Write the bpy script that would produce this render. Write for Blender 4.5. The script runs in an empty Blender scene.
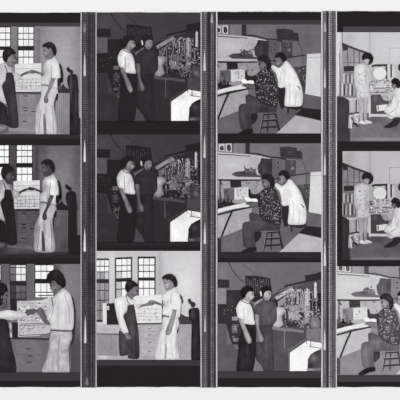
# A photographic contact sheet lying flat: four strips of square frames printed on white paper, seen from straight above.
import bpy, math, random
from mathutils import Vector, noise
from mathutils.geometry import delaunay_2d_cdt

S = 0.0005            # metres per photo pixel (the sheet in view is 20 cm wide)
STEP = 0.000004       # thickness of one layer of emulsion

# ------------------------------------------------------------ camera, light, exposure
scn = bpy.context.scene
col = scn.collection
cam_d = bpy.data.cameras.new('camera'); cam = bpy.data.objects.new('camera', cam_d); col.objects.link(cam)
cam.location = (0, 0, 0.70); cam_d.sensor_width = 36
cam_d.lens = 36 * 0.70 / (400 * S); cam_d.clip_start = 0.01; cam_d.clip_end = 20
cam_d.dof.use_dof = True; cam_d.dof.focus_distance = 0.35; cam_d.dof.aperture_fstop = 520   # the soft focus of the old prints
scn.camera = cam
w = bpy.data.worlds.new('soft_room_light'); scn.world = w; w.use_nodes = True
w.node_tree.nodes['Background'].inputs[0].default_value = (1, 0.995, 1, 1)
w.node_tree.nodes['Background'].inputs[1].default_value = 0.84
ld = bpy.data.lights.new('copy_lamp', 'AREA'); ld.shape = 'RECTANGLE'; ld.size = 1.6; ld.size_y = 0.8; ld.energy = 4.6
lamp = bpy.data.objects.new('copy_lamp', ld); col.objects.link(lamp)
lamp.location = (0, 0.9, 1.1); lamp.rotation_euler = (math.radians(-39), 0, 0)
scn.view_settings.view_transform = 'Standard'; scn.view_settings.look = 'None'
scn.view_settings.exposure = 0.0; scn.view_settings.gamma = 1.0; scn.view_settings.use_curve_mapping = False

# ------------------------------------------------------------ materials
def lin(t):
    t = max(0.0, min(255.0, t)) / 255.0
    return t / 12.92 if t <= 0.04045 else ((t + 0.055) / 1.055) ** 2.4

def make_mat(name, rough=0.6, grain=0.05, spec=0.03):
    m = bpy.data.materials.new(name); m.use_nodes = True
    nt = m.node_tree; b = nt.nodes['Principled BSDF']
    b.inputs['Roughness'].default_value = rough; b.inputs['Specular IOR Level'].default_value = spec
    at = nt.nodes.new('ShaderNodeAttribute'); at.attribute_name = 'tone'
    tc = nt.nodes.new('ShaderNodeNewGeometry')
    n1 = nt.nodes.new('ShaderNodeTexNoise'); n1.inputs['Scale'].default_value = 900; n1.inputs['Detail'].default_value = 2
    nt.links.new(tc.outputs['Position'], n1.inputs['Vector'])
    mr = nt.nodes.new('ShaderNodeMapRange')
    mr.inputs['From Min'].default_value = 0.25; mr.inputs['From Max'].default_value = 0.75
    mr.inputs['To Min'].default_value = 1 - grain * 2.2; mr.inputs['To Max'].default_value = 1 + grain * 2.2
    nt.links.new(n1.outputs['Fac'], mr.inputs['Value'])
    mx = nt.nodes.new('ShaderNodeVectorMath'); mx.operation = 'SCALE'
    nt.links.new(at.outputs['Color'], mx.inputs[0]); nt.links.new(mr.outputs['Result'], mx.inputs['Scale'])
    nt.links.new(mx.outputs['Vector'], b.inputs['Base Color'])
    return m
M_PRINT = make_mat('silver_print_emulsion', 0.5, 0.022)
M_PAPER = make_mat('white_photo_paper', 0.7, 0.006)
M_DESK = make_mat('grey_desk_laminate', 0.6, 0.03)

def rgb(t):
    # neutral silver tones with a faint purple cast in the mids
    k = 1 - abs(t - 120) / 140.0; k = max(0, k)
    return (lin(t + 1.5 * k + (1.5 if t < 90 else 0)), lin(t - 2.0 * k - (1.0 if t < 90 else 0)), lin(t + 2.5 * k))

# ------------------------------------------------------------ 2-D drawing kit (photo pixels -> metres)
def Q(k, *v):
    """points read off an enlargement k = (x0, y0, scale)"""
    return [(k[0] + v[i] * k[2], k[1] + v[i + 1] * k[2]) for i in range(0, len(v), 2)]

def smooth(p, n=4):
    out = []; L = len(p)
    if L < 4: return p
    for i in range(L):
        a, b, c, d = p[i - 1], p[i], p[(i + 1) % L], p[(i + 2) % L]
        for j in range(n):
            t = j / n
            out.append(tuple(0.5 * ((2 * b[q]) + (-a[q] + c[q]) * t * 0.8 + (2 * a[q] - 5 * b[q] + 4 * c[q] - d[q]) * t * t * 0.8 + (-a[q] + 3 * b[q] - 3 * c[q] + d[q]) * t ** 3 * 0.8) if False else
                             (lambda m0, m1: (2*t**3-3*t**2+1)*b[q] + (t**3-2*t**2+t)*m0 + (-2*t**3+3*t**2)*c[q] + (t**3-t**2)*m1)(0.30*(c[q]-a[q]), 0.30*(d[q]-b[q]))
                             for q in (0, 1)))
    return out

def clip(p, r):
    for ax, lim, sg in ((0, r[0], 1), (0, r[2], -1), (1, r[1], 1), (1, r[3], -1)):
        o = []
        for i in range(len(p)):
            a, b = p[i - 1], p[i]
            ia, ib = (a[ax] - lim) * sg >= 0, (b[ax] - lim) * sg >= 0
            if ia != ib:
                t = (lim - a[ax]) / (b[ax] - a[ax]); o.append((a[0] + (b[0] - a[0]) * t, a[1] + (b[1] - a[1]) * t))
            if ib: o.append(b)
        p = o
        if len(p) < 3: return []
    return p

def ribbon(pts, wd):
    L, R = [], []
    ws = wd if isinstance(wd, (list, tuple)) else [wd] * len(pts)
    for i, p in enumerate(pts):
        a = pts[max(0, i - 1)]; b = pts[min(len(pts) - 1, i + 1)]
        dx, dy = b[0] - a[0], b[1] - a[1]; l = math.hypot(dx, dy) or 1
        nx, ny = -dy / l * ws[i] / 2, dx / l * ws[i] / 2
        L.append((p[0] + nx, p[1] + ny)); R.append((p[0] - nx, p[1] - ny))
    return L + R[::-1]

def inside(x, y, p):
    c = False; j = len(p) - 1
    for i in range(len(p)):
        if (p[i][1] > y) != (p[j][1] > y) and x < (p[j][0] - p[i][0]) * (y - p[i][1]) / (p[j][1] - p[i][1]) + p[i][0]: c = not c
        j = i
    return c

def tone_at(x, y, base, stamps):  # stamps paint soft shading, highlights and patches into the base tone
    t = base
    for (sx, sy, rx, ry, amp) in stamps:
        d = ((x - sx) / rx) ** 2 + ((y - sy) / ry) ** 2
        if d < 6: t += amp * math.exp(-d)
    return t

def edge_dist(x, y, p):
    best = 99.0
    for i in range(len(p)):
        ax, ay = p[i - 1]; bx, by = p[i]; dx, dy = bx - ax, by - ay; l = dx * dx + dy * dy
        k = 0 if l == 0 else max(0, min(1, ((x - ax) * dx + (y - ay) * dy) / l))
        d = (x - ax - k * dx) ** 2 + (y - ay - k * dy) ** 2
        if d < best: best = d
    return math.sqrt(best)

def area(p): return abs(sum(p[i - 1][0] * p[i][1] - p[i][0] * p[i - 1][1] for i in range(len(p)))) / 2

def mesh_of(name, polys, base, z, z0, tmap, stamps=(), spacing=1.6, mat=M_PRINT, mott=0.0, rim_shade=0.0, seed=0.0, aniso=1.0):
    V, Fc, T = [], [], []
    for p in polys:
        q = []
        for a in p:
            if not q or math.hypot(a[0] - q[-1][0], a[1] - q[-1][1]) > 0.02: q.append(a)
        while len(q) > 2 and math.hypot(q[0][0] - q[-1][0], q[0][1] - q[-1][1]) <= 0.02: q.pop()
        p = q
        if len(p) < 3: continue
        pts = [Vector(a) for a in p]; n = len(pts)
        fine = bool(stamps) or ((mott or rim_shade) and area(p) > 9)
        if fine:
            x0, x1 = min(a[0] for a in p), max(a[0] for a in p); y0, y1 = min(a[1] for a in p), max(a[1] for a in p)
            yy = y0 + spacing / 2; row = 0
            while yy < y1:
                xx = x0 + spacing * (0.5 if row % 2 else 0.98)
                while xx < x1:
                    if inside(xx, yy, p): pts.append(Vector((xx, yy)))
                    xx += spacing
                yy += spacing; row += 1
        r = delaunay_2d_cdt(pts, [(i, (i + 1) % n) for i in range(n)], [], 1, 1e-4)
        vs, fs = r[0], r[2]
        # keep only faces inside the outline
        base_i = len(V)
        for v in vs:
            tt = tone_at(v.x, v.y, base, stamps)
            if fine and mott:
                tt += mott * 1.5 * noise.noise(Vector((v.x / 2.6, v.y / (2.6 * aniso), seed))) + mott * noise.noise(Vector((v.x / 7, v.y / 7, seed + 9)))
            if fine and rim_shade: tt -= rim_shade * math.exp(-edge_dist(v.x, v.y, p) / 1.3)  # form shading painted in: tone darkens towards the outline
            V.append(((v.x - 200) * S, (200 - v.y) * S, z)); T.append(tmap(tt))
        keep = []
        for f in fs:
            cx = sum(vs[i].x for i in f) / len(f); cy = sum(vs[i].y for i in f) / len(f)
            if inside(cx, cy, p): keep.append(f)
        ec = {}
        for f in keep:
            a = [vs[i] for i in f]
            ar = sum(a[i - 1].x * a[i].y - a[i].x * a[i - 1].y for i in range(len(a)))
            f = list(f) if ar < 0 else list(f)[::-1]      # y is flipped: this makes normals face up
            Fc.append([base_i + i for i in f])
            for i in range(len(f)):
                e = (f[i - 1], f[i]); ec[e] = ec.get(e, 0) + 1
        if z0 is not None:                                 # a skirt down to the paper gives the piece its real edge
            low = {}
            for (a, b) in list(ec):
                if (b, a) in ec: continue
                for i in (a, b):
                    if i not in low:
                        low[i] = len(V); vv = vs[i]; V.append(((vv.x - 200) * S, (200 - vv.y) * S, z0)); T.append(T[base_i + i])
                Fc.append([base_i + b, base_i + a, low[a], low[b]])
    me = bpy.data.meshes.new(name); me.from_pydata(V, [], Fc); me.validate()
    ca = me.color_attributes.new('tone', 'FLOAT_COLOR', 'POINT')
    buf = []
    for t in T:
        c = rgb(t); buf += [c[0], c[1], c[2], 1.0]
    if len(ca.data) * 4 == len(buf): ca.data.foreach_set('color', buf)
    me.materials.append(mat)
    return me

class Frame:
    """one printed square picture: a top-level thing whose drawn figures and furniture are its parts"""
    def __init__(s, rect, label, group, off=(0, 0), tmap=lambda t: t, base=100):
        s.rect, s.off, s.tmap = rect, off, tmap
        s.z0 = 0.00030; s.n = 1
        s.root = bpy.data.objects.new('contact_print', None); col.objects.link(s.root)
        s.origin = ((rect[0] + rect[2]) / 2, (rect[1] + rect[3]) / 2)
        s.root.location = ((s.origin[0] - 200) * S, (200 - s.origin[1]) * S, s.z0)
        s.root.empty_display_size = 0.01
        s.root['label'] = label; s.root['category'] = 'photo print'
        if group: s.root['group'] = group
        s.rng = random.Random(int(rect[0] * 7 + rect[1] * 13))
        s.first = True
    def add(s, name, polys, tone, parent=None, sm=False, st=(), lab=None, stuff=False, sp=1.6):
        if polys and not isinstance(polys[0], list): polys = [polys]
        if sm: polys = [smooth(p) for p in polys]
        polys = [[(a[0] + s.off[0], a[1] + s.off[1]) for a in p] for p in polys]
        polys = [c for c in (clip(p, s.rect) for p in polys) if c]
        if not polys: return None
        st = [(a[0] + s.off[0], a[1] + s.off[1], a[2], a[3], a[4]) for a in st]
        z = s.z0 + s.n * STEP; s.n += 1
        tm = lambda t: s.tmap(t + (0.13 * (t - 112) if t > 112 else 0.10 * (t - 112)))
        me = mesh_of(name, polys, tone, z, s.z0 if not s.first else 0.00016, tm, st, sp if not sm else min(sp, 1.25), M_PRINT,
                     mott=((0.085 if sm else 0.038) * tone if tone < 180 else (6.0 if sm else 2.0)) + (1.2 if name != 'wall' else -1.0), rim_shade=(0.20 * min(tone, 170) if sm else 0.0), seed=s.n * 3.7, aniso=2.2 if sm else 1.0)
        s.first = False
        o = bpy.data.objects.new(name, me); col.objects.link(o)
        o.parent = parent or s.root
        # mesh written in world coordinates: shift so that it sits right under the frame's empty
        l = s.root.location
        me.transform(__import__('mathutils').Matrix.Translation((-l.x, -l.y, -l.z)))
        if lab: o['label'] = lab
        if stuff: o['kind'] = 'stuff'
        return o
    def line(s, name, lines, wd, tone, parent=None, **k):
        if lines and not isinstance(lines[0], list): lines = [lines]
        return s.add(name, [ribbon(p, wd) for p in lines], tone, parent, **k)
    def rect_(s, name, x0, y0, x1, y1, tone, parent=None, **k):
        return s.add(name, [(x0, y0), (x1, y0), (x1, y1), (x0, y1)], tone, parent, **k)
    def specks(s, name, poly, n, size, tone, parent, lab=None, var=0.5):
        """small irregular marks scattered inside an outline"""
        x0, x1 = min(a[0] for a in poly), max(a[0] for a in poly); y0, y1 = min(a[1] for a in poly), max(a[1] for a in poly)
        out = []; k = 0
        while len(out) < n and k < n * 20:
            k += 1
            x, y = s.rng.uniform(x0, x1), s.rng.uniform(y0, y1)
            if not inside(x, y, poly): continue
            a = s.rng.uniform(0, math.pi); r1 = size * s.rng.uniform(1 - var, 1 + var); r2 = r1 * s.rng.uniform(0.4, 0.8)
            out.append([(x + math.cos(q) * r1 * math.cos(a) - math.sin(q) * r2 * math.sin(a), y + math.cos(q) * r1 * math.sin(a) + math.sin(q) * r2 * math.cos(a)) for q in [i * math.pi / 3 for i in range(6)]])
        return s.add(name, out, tone, parent, lab=lab, stuff=True)
    def face(s, p, cx, cy, r, d, tone, tilt=0.0):
        """profile features: nose, brow, eye, mouth, ear; d = -1 looks left, +1 looks right"""
        c, n = math.cos(tilt), math.sin(tilt)
        G = lambda *v: [(cx + d * (v[i] * c - v[i + 1] * n) * r, cy + (v[i] * n + v[i + 1] * c) * r) for i in range(0, len(v), 2)]
        s.add('jaw_shade', G(-.25, .45, .1, .8, .5, 1.0, .2, 1.12, -.3, .85), tone - 34, p, sm=True)
        s.add('cheek_highlight', G(.2, -.15, .6, -.1, .72, .3, .45, .62, .2, .4), tone + 18, p, sm=True)  # highlight painted on the cheek
        s.add('nose', G(.7, -.3, 1.16, .22, .98, .34, .66, .3), tone + 8, p)
        s.add('brow', ribbon(G(.32, -.48, .6, -.56, .86, -.44), .16 * r), 46, p)
        s.add('eye', G(.5, -.3, .66, -.36, .8, -.26, .66, -.16), 40, p)
        s.add('mouth', ribbon(G(.64, .56, .92, .54), .12 * r), tone - 46, p)
        s.add('ear', G(-.42, -.25, -.2, -.34, -.1, 0, -.24, .3, -.4, .1), tone + 8, p, sm=True)
    def window(s, x0, y0, x1, y1, vx, rows, transom, dark, light, slant=0.0, jamb=0.9, st=(), skip=()):
        """dark leaded window frame with one piece per pane; rows are (top, bottom) pairs, transom dark in between"""
        f = s.add('window_frame', [(x0, y0), (x1, y0 + slant), (x1, y1 + slant), (x0, y1)], dark)
        xs = [x0 + jamb] + list(vx) + [x1 - jamb]
        for r, (a, b) in enumerate(rows):
            for c in range(len(xs) - 1):
                l = xs[c] + (0.27 if c else 0); rr = xs[c + 1] - (0.27 if c < len(xs) - 2 else 0)
                sl = slant * ((l + rr) / 2 - x0) / (x1 - x0)
                tn = light + s.rng.uniform(-9, 6)
                if (r, c) in skip: tn = skip[(r, c)]
                s.rect_('pane', l, a + 0.25 + sl, rr, b - 0.25 + sl, tn, f)
        return f

# ------------------------------------------------------------ desk, paper, strips and the rebates between them
def flat(name, polys, tone, z, z0, mat=M_PRINT, parent=None, st=(), label=None, cat=None, group=None, sp=2.5):
    if not isinstance(polys[0], list): polys = [polys]
    me = mesh_of(name, polys, tone, z, z0, lambda t: t, st, sp, mat)
    o = bpy.data.objects.new(name, me); col.objects.link(o)
    if parent: o.parent = parent
    if label: o['label'] = label
    if cat: o['category'] = cat
    if group: o['group'] = group
    return o
R = lambda x0, y0, x1, y1: [(x0, y0), (x1, y0), (x1, y1), (x0, y1)]
desk = flat('desk_top', R(-900, -900, 1300, 1300), 120, -0.0002, -0.004, M_DESK); desk['kind'] = 'structure'  # desk top added under the paper, out of view
flat('photographic_paper', R(-48, -32, 482, 434), 243, 0.0, -0.0002, M_PAPER,
     label='white glossy photographic paper sheet carrying the four dark strips', cat='paper',
     st=[(200, 425, 400, 26, -2.5)], sp=9)

rng = random.Random(4)
def wavy(x0, x1, y, a):
    return [(x0 + (x1 - x0) * i / 12, y + rng.uniform(-a, a)) for i in range(13)]
ZS = 0.00016
strips = [(-29, 80.6, 12.7, 387.0, 'leftmost dark film strip with the window couple frames'),
          (96.7, 200.6, 12.4, 387.0, 'second film strip from left, its upper two frames very dark'),
          (217.6, 321.4, 11.8, 387.2, 'third film strip from left, bench frames above laboratory frame'),
          (336.9, 446, 11.2, 387.0, 'rightmost film strip, cut off by the edge of the picture')]
strip_o = []
for x0, x1, y0, y1, lb in strips:
    top = wavy(x0 - 0.5, x1 + 0.5, y0, 0.18); bot = wavy(x0 - 0.5, x1 + 0.5, y1, 0.25)[::-1]
    strip_o.append(flat('film_strip', top + bot, 34, ZS, 0.0, label=lb, cat='film strip', group='film strips printed side by side'))
def band(i, x0, y0, x1, y1, tone, st=()):
    flat('edge_band', R(x0, y0, x1, y1), tone, ZS + 0.00001, ZS, parent=strip_o[i], st=st)
band(0, -28, 22.8, 80.4, 26.6, 66); band(0, -28, 127 + 7, 80.4, 138.5, 47); band(0, -28, 254.6, 80.4, 258, 44); band(0, -28, 372, 80.4, 381, 58)
band(1, 97.4, 359.4, 200.4, 365.8, 58); band(1, 97.4, 243, 200.4, 246, 42)
band(2, 217.8, 20, 321.2, 24.6, 60); band(2, 217.8, 370.8, 321.2, 378, 62); band(2, 217.8, 252, 321.2, 258, 45)
band(3, 343, 26.5, 445, 32.4, 70); band(3, 338.4, 374.8, 445, 381.8, 66)

def rebate(x0, x1, tone, label, lines, flares, y0, y1):
    t = flat('film_rebate', wavy(x0, x1, y0, 0.1) + wavy(x0, x1, y1, 0.1)[::-1], tone, ZS + 0.00003, 0.0, label=label, cat='film edge', group='speckled film edges between strips',
             st=[((x0 + x1) / 2 + rng.uniform(-5, 5), yy, 4, 12, rng.uniform(-14, 16)) for yy in range(14, 390, 11)], sp=2.2)
    zz = ZS + 0.00004
    for k, (xa, xb, tn) in enumerate(lines):
        flat('edge_line', [(xa, y0), (xb, y0), (xb + rng.uniform(-.1, .1), 200), (xb, y1), (xa, y1), (xa + rng.uniform(-.1, .1), 200)], tn, zz + k * 2e-6, ZS, parent=t,
             st=[((xa + xb) / 2, yy, 2, 7, rng.uniform(-16, 16)) for yy in range(14, 390, 9)], sp=1.2)
    tk = []
    y = y0 + 3
    while y < y1 - 4:
        tk.append(R(x0 + 2.0, y, x1 - 2.0 - rng.uniform(0, 5), y + 0.55)); y += rng.uniform(1.9, 2.3)
    o = flat('edge_ticks', tk, tone - 22, zz + 3e-5, ZS, parent=t); o['kind'] = 'stuff'
    for k, (x, ya, yb, tn, wd) in enumerate(flares):
        flat('light_streak', [(x, ya), (x + wd * .30, ya + (yb - ya) * .35), (x + wd * .5, yb - 1.2), (x + wd * .35, yb), (x - wd * .35, yb), (x - wd * .5, yb - 1.2), (x - wd * .25, ya + (yb - ya) * .35)], tn, zz + 4e-5 + k * 1e-6, ZS, parent=t)
    return t
rebate(80.4, 96.7, 62, 'film edge strip between first and second columns, thin light outlines',
       [(80.7, 81.7, 196), (95.7, 96.6, 200), (89.7, 90.2, 36), (92.6, 93.1, 44), (86.9, 87.3, 104), (83.3, 86.1, 84), (91.1, 91.6, 96), (94.0, 94.4, 92)],
       [(84.7, 52, 76, 205, 2.4), (84.7, 139, 162, 225, 2.2), (84.7, 228, 251.5, 225, 2.4), (85.3, 314, 343, 215, 2.3), (84.5, 22, 32, 130, 3), (87, 376, 385, 120, 3.4)], 12.2, 387.4)
rebate(200.4, 217.6, 74, 'film edge strip between second and third columns, grey with dark groove',
       [(200.5, 201.8, 190), (216.1, 217.3, 204), (208.2, 209.8, 42), (211.0, 212.2, 124), (203.6, 206.6, 108), (214.2, 215.6, 62), (202.4, 203.2, 84), (212.9, 213.7, 100)],
       [(204.5, 49, 71, 215, 2.2), (204.5, 134, 158, 205, 2.2), (204.8, 222, 244, 215, 2.4), (205, 314, 332, 195, 2.0), (211.8, 12.5, 23, 175, 2.4)], 11.8, 387.5)
rebate(321.2, 336.9, 88, 'film edge strip between third and fourth columns, bright triple lines',
       [(321.3, 322.5, 226), (329.0, 329.7, 206), (335.8, 336.8, 222), (326.6, 328.2, 46), (332.2, 335.0, 92), (330.6, 331.2, 176), (323.4, 325.8, 124)],
       [(324.8, 20, 32, 165, 3.2), (324.8, 66, 88, 195, 2.2), (324.8, 152, 175, 200, 2.4), (324.8, 240, 266, 215, 2.4), (324.6, 328, 350, 215, 2.2)], 11.0, 387.6)

# ------------------------------------------------------------ scene W: two young men before leaded windows
def person(F, skin_polys, tone, lab, st=()):
    return F.add('person', skin_polys, tone, sm=True, lab=lab, st=st)

def window_men(rect, label, group, off, tmap):
    F = Frame(rect, label, group, off, tmap)
    e, f, g, h = (0, 22, .1448), (40, 22, .1448), (0, 80, .1448), (40, 80, .1448)
    F.add('wall', R(-26, 20, 84, 140), 152, st=[(62, 60, 16, 22, 16), (20, 60, 20, 60, -30), (38.5, 60, 1.6, 60, -28), (79, 30, 5, 60, -16), (44, 30, 6, 8, -12)], sp=2)
    F.add('floor_area', Q(g, -150, 300, 60, 325, 290, 372, 560, 372, 560, 470, -150, 470), 100, st=[(16, 133, 10, 4, 35), (33, 133, 8, 3, 40)], sp=1.8)
    F.window(-13, 25.8, 11.2, 66, [-7.3, -1.2, 5.8], [(27.3, 32.8), (33.2, 39.6), (40, 46.6), (50, 57), (57.4, 65.5)], None, 52, 232, jamb=1.0)
    F.window(17.7, 25.8, 34.4, 66, [23.4, 28.8], [(27, 33.2), (33.6, 39.2), (39.6, 46.2), (50.4, 57.0), (57.5, 64.5)], None, 50, 236)
    F.line('window_mullion', [(26.1, 27), (26.1, 46.2)], .25, 170)
    ch = F.add('wall_chart', Q(e, 103, 292, 286, 284) + Q(g, 283, 80, 110, 82), 212, st=[(30, 67, 9, 3, 12), (22, 86, 8, 5, -8)])
    F.line('chart_lines', [[(16, y), (40.6, y - .5)] for y in (69, 74.5, 79.6, 83, 86.4, 89.6)] + [[(x, 80), (x, 90)] for x in (19, 22.5, 27, 31, 36)], .35, 140, ch, stuff=True)
    F.specks('chart_writing', R(17, 79, 40, 90), 26, .55, 110, ch)
    cab = F.add('drawer_cabinet', Q(g, 108, 92, 292, 92, 292, 375, 118, 372), 128, st=[(20, 100, 5, 12, -8), (30, 118, 8, 20, 8)], lab='grey drawer cabinet')
    for (a, b) in ((98, 178), (184, 240), (246, 306), (312, 340)):
        d = F.add('drawer', Q(g, 134, a + 4, 246, a + 4, 242, b, 136, b), 138, cab)
    F.add('drawer_handle', [Q(g, *[x - 16, y, x + 16, y, x + 16, y + 8, x - 16, y + 8]) for x, y in ((178, 106), (176, 188), (176, 208), (172, 282), (234, 214))], 82, cab)
    F.line('counter_edge', Q(g, 104, 88, 292, 92), 1.5, 62, cab)
    F.line('kick_board', Q(g, 60, 338, 240, 350), 3.6, 146, cab)
    c2 = F.add('side_cabinet', Q(h, 100, 82, 205, 88, 206, 378, 100, 378), 142, st=[(60, 100, 3, 8, 12), (66, 130, 4, 8, -18)])
    F.line('board_joint', [Q(h, x, 95, x, 372) for x in range(122, 205, 14)], .35, 112, c2, stuff=True)
    F.add('counter_clutter', Q(h, 112, 66, 130, 48, 150, 44, 160, 26, 172, 46, 190, 60, 268, 62, 268, 92, 112, 90), 58, c2, st=[(58, 88, 3, 2, 40)])
    cy = F.add('gas_cylinder', Q(h, 188, 2, 194, -28, 214, -40, 242, -40, 258, -26, 264, 30, 268, 260, 268, 392, 206, 392, 206, 90, 194, 40), 46, sm=True, st=[(71, 86, 1.4, 14, 40), (76, 100, 1.2, 24, 20)], lab='dark gas cylinder standing beside the cabinet')
    F.add('cylinder_valve', Q(f, 184, 322, 196, 310, 208, 326, 226, 334, 230, 350, 216, 362, 206, 350, 190, 340), 52, cy, sm=True)
    F.add('dark_corner', Q(h, 266, 262, 290, 262, 290, 400, 266, 400), 52)
    # left man
    p1 = person(F, [Q(e, 46, 232, 80, 222, 108, 232, 119, 262, 114, 284, 96, 290, 76, 312, 48, 296, 40, 262), Q(e, 132, 372, 152, 358, 176, 346, 192, 340, 202, 350, 188, 360, 164, 368, 140, 388, 124, 386), Q(g, 28, 152, 52, 158, 62, 182, 48, 196, 26, 180)], 124,
                'young man in a white shirt and long dark apron', st=[(10, 59, 3, 4, 22), (15.5, 59, 2, 4, -30)])
    F.add('hair', Q(e, 22, 206, 42, 184, 72, 178, 98, 194, 112, 222, 94, 222, 74, 232, 56, 250, 50, 272, 36, 280, 24, 264, 18, 236), 42, p1, sm=True, st=[(8, 52, 3, 2, 16)])
    F.add('shirt', [Q(e, -60, 300, 0, 290, 34, 280, 62, 306, 92, 318, 96, 400) + Q(g, 60, 40, 34, 10, 14, 44, 36, 110, 52, 164, 22, 160, 0, 146, -60, 146), Q(e, 96, 350, 140, 362, 148, 392, 100, 412)], 200, p1, sm=True, st=[(3, 85, 3, 10, 14), (11, 66, 3, 4, -30), (1, 70, 5, 6, -14)])
    F.face(p1, 13.2, 59.2, 3.6, 1, 122, .35)
    F.add('apron', Q(e, 44, 352, 84, 352, 100, 402) + Q(g, 104, 60, 116, 150, 128, 322, 58, 322, 54, 196, 34, 120, 14, 42, 38, 4), 58, p1, sm=True, st=[(14, 105, 3, 18, 12), (11, 120, 2, 10, -8)])
    F.add('apron_strap', [ribbon(Q(e, 34, 300, 56, 356), .8), ribbon(Q(e, 82, 322, 86, 356), .6)], 60, p1)
    F.add('trousers', Q(g, -60, 146, 10, 152, 50, 190, 56, 318, 20, 306, -60, 300), 48, p1, st=[(3, 118, 3, 6, 10)])
    F.add('shoe', [Q(g, -40, 318, 30, 308, 60, 330, 20, 362, -40, 376)], 120, p1, sm=True, st=[(2, 128, 4, 2, 30)])
    # right man
    p2 = person(F, [Q(f, 22, 176, 40, 166, 84, 186, 100, 220, 96, 244, 58, 262, 40, 250, 30, 226), Q(h, 78, -14, 106, -10, 88, 40, 58, 112, 62, 146, 44, 164, 28, 152, 28, 120, 54, 62), [(28.6, 71.6), (31, 70.0), (33.5, 70.2), (37, 71.2), (44, 74.4), (44.2, 76.4), (37, 73.2), (33, 73.4), (30, 73.2)]], 132,
                'young man in white short sleeves and light trousers, facing left', st=[(44.5, 52, 2.5, 4, 30), (52, 54, 2.5, 4, -14), (53, 84, 2.5, 6, 12), (34, 72, 4, 2, -22)])
    F.add('shirt', Q(f, 50, 262, 84, 250, 100, 236, 128, 280, 140, 340, 142, 412) + Q(h, 128, 40, 114, 60, 70, 50, 16, 44, 6, 20) + Q(f, 10, 380, 30, 362, 22, 322, 32, 286), 212, p2, sm=True, st=[(46, 70, 4, 5, -24), (56, 72, 4, 8, 14), (52, 66, 5, 4, 12), (50, 84, 1.2, 6, -50)])
    F.line('collar', Q(f, 52, 262, 84, 250, 98, 238), .6, 120, p2)
    F.add('trousers', Q(h, 12, 42, 112, 52, 126, 88, 118, 132, 104, 160, 106, 232, 112, 376, -26, 376) + Q(g, 246, 290, 250, 200, 284, 120), 204, p2, sm=True, st=[(46, 112, 1.0, 10, -30), (39, 112, 1.2, 8, -22), (54.5, 112, 1.5, 14, -20), (42, 100, 4, 5, 10), (53, 124, 3, 10, 10), (38, 118, 2, 14, -14)])
    F.line('sleeve_hem', [Q(h, 72, -12, 112, -8), Q(f, 84, 300, 78, 350, 80, 402)], .5, 110, p2)
    F.line('trouser_crease', [Q(h, 84, 170, 92, 270, 92, 370), Q(h, 10, 200, 0, 300, -8, 370), Q(h, 104, 120, 110, 140, 100, 158)], .6, 140, p2)
    F.add('leg_gap_shadow', Q(h, 24, 232, 34, 236, 44, 300, 48, 376, 26, 376, 23, 300), 118, p2)
    F.add('belt', ribbon(Q(h, 14, 36, 44, 34, 62, 44), .9), 52, p2)
    F.add('forearm', Q(h, 80, -10, 106, -6, 88, 42, 56, 108, 60, 146, 44, 163, 29, 152, 29, 120, 56, 62), 136, p2, sm=True, st=[(53, 82, 2, 6, 14), (46, 101, 3, 3, -18)])
    F.add('hair', Q(f, 14, 168, 30, 150, 60, 138, 88, 144, 108, 168, 116, 204, 108, 232, 98, 230, 88, 206, 80, 184, 66, 176, 58, 192, 44, 174, 28, 174), 44, p2, sm=True, st=[(50, 44, 3, 1.6, 14)])
    F.face(p2, 47.4, 52.4, 4.1, -1, 134)
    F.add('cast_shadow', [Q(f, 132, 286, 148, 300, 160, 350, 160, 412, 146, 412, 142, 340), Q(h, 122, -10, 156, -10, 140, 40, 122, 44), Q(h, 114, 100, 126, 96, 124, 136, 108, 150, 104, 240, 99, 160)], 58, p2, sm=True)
    return F

def chart_grid(F, ch, x0, y0, x1, y1, seed, tone=120):
    r = random.Random(seed); L = []
    y = y0
    while y < y1:
        L.append([(x0, y), (x1, y + r.uniform(-.3, .3))]); x = x0 + r.uniform(0, 3)
        y += r.uniform(2.5, 4)
    for k in range(8):
        x = r.uniform(x0, x1); ya = r.uniform(y0, y1 - 3); L.append([(x, ya), (x, ya + r.uniform(2, 4))])
    F.line('chart_lines', L, .4, tone, ch, stuff=True)

wl = 'two young men trading a paper before leaded windows'
window_men((-24, 26.6, 80.7, 134.3), 'topmost frame of left strip: ' + wl, None, (0, 0), lambda t: t * .96 + 2)
window_men((-24, 145.4, 80.7, 254.6), 'middle, darker frame of left strip: ' + wl, None, (-1.5, 117), lambda t: 34 + 200 * (max(t - 34, 0) / 202) ** 2.05)

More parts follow.
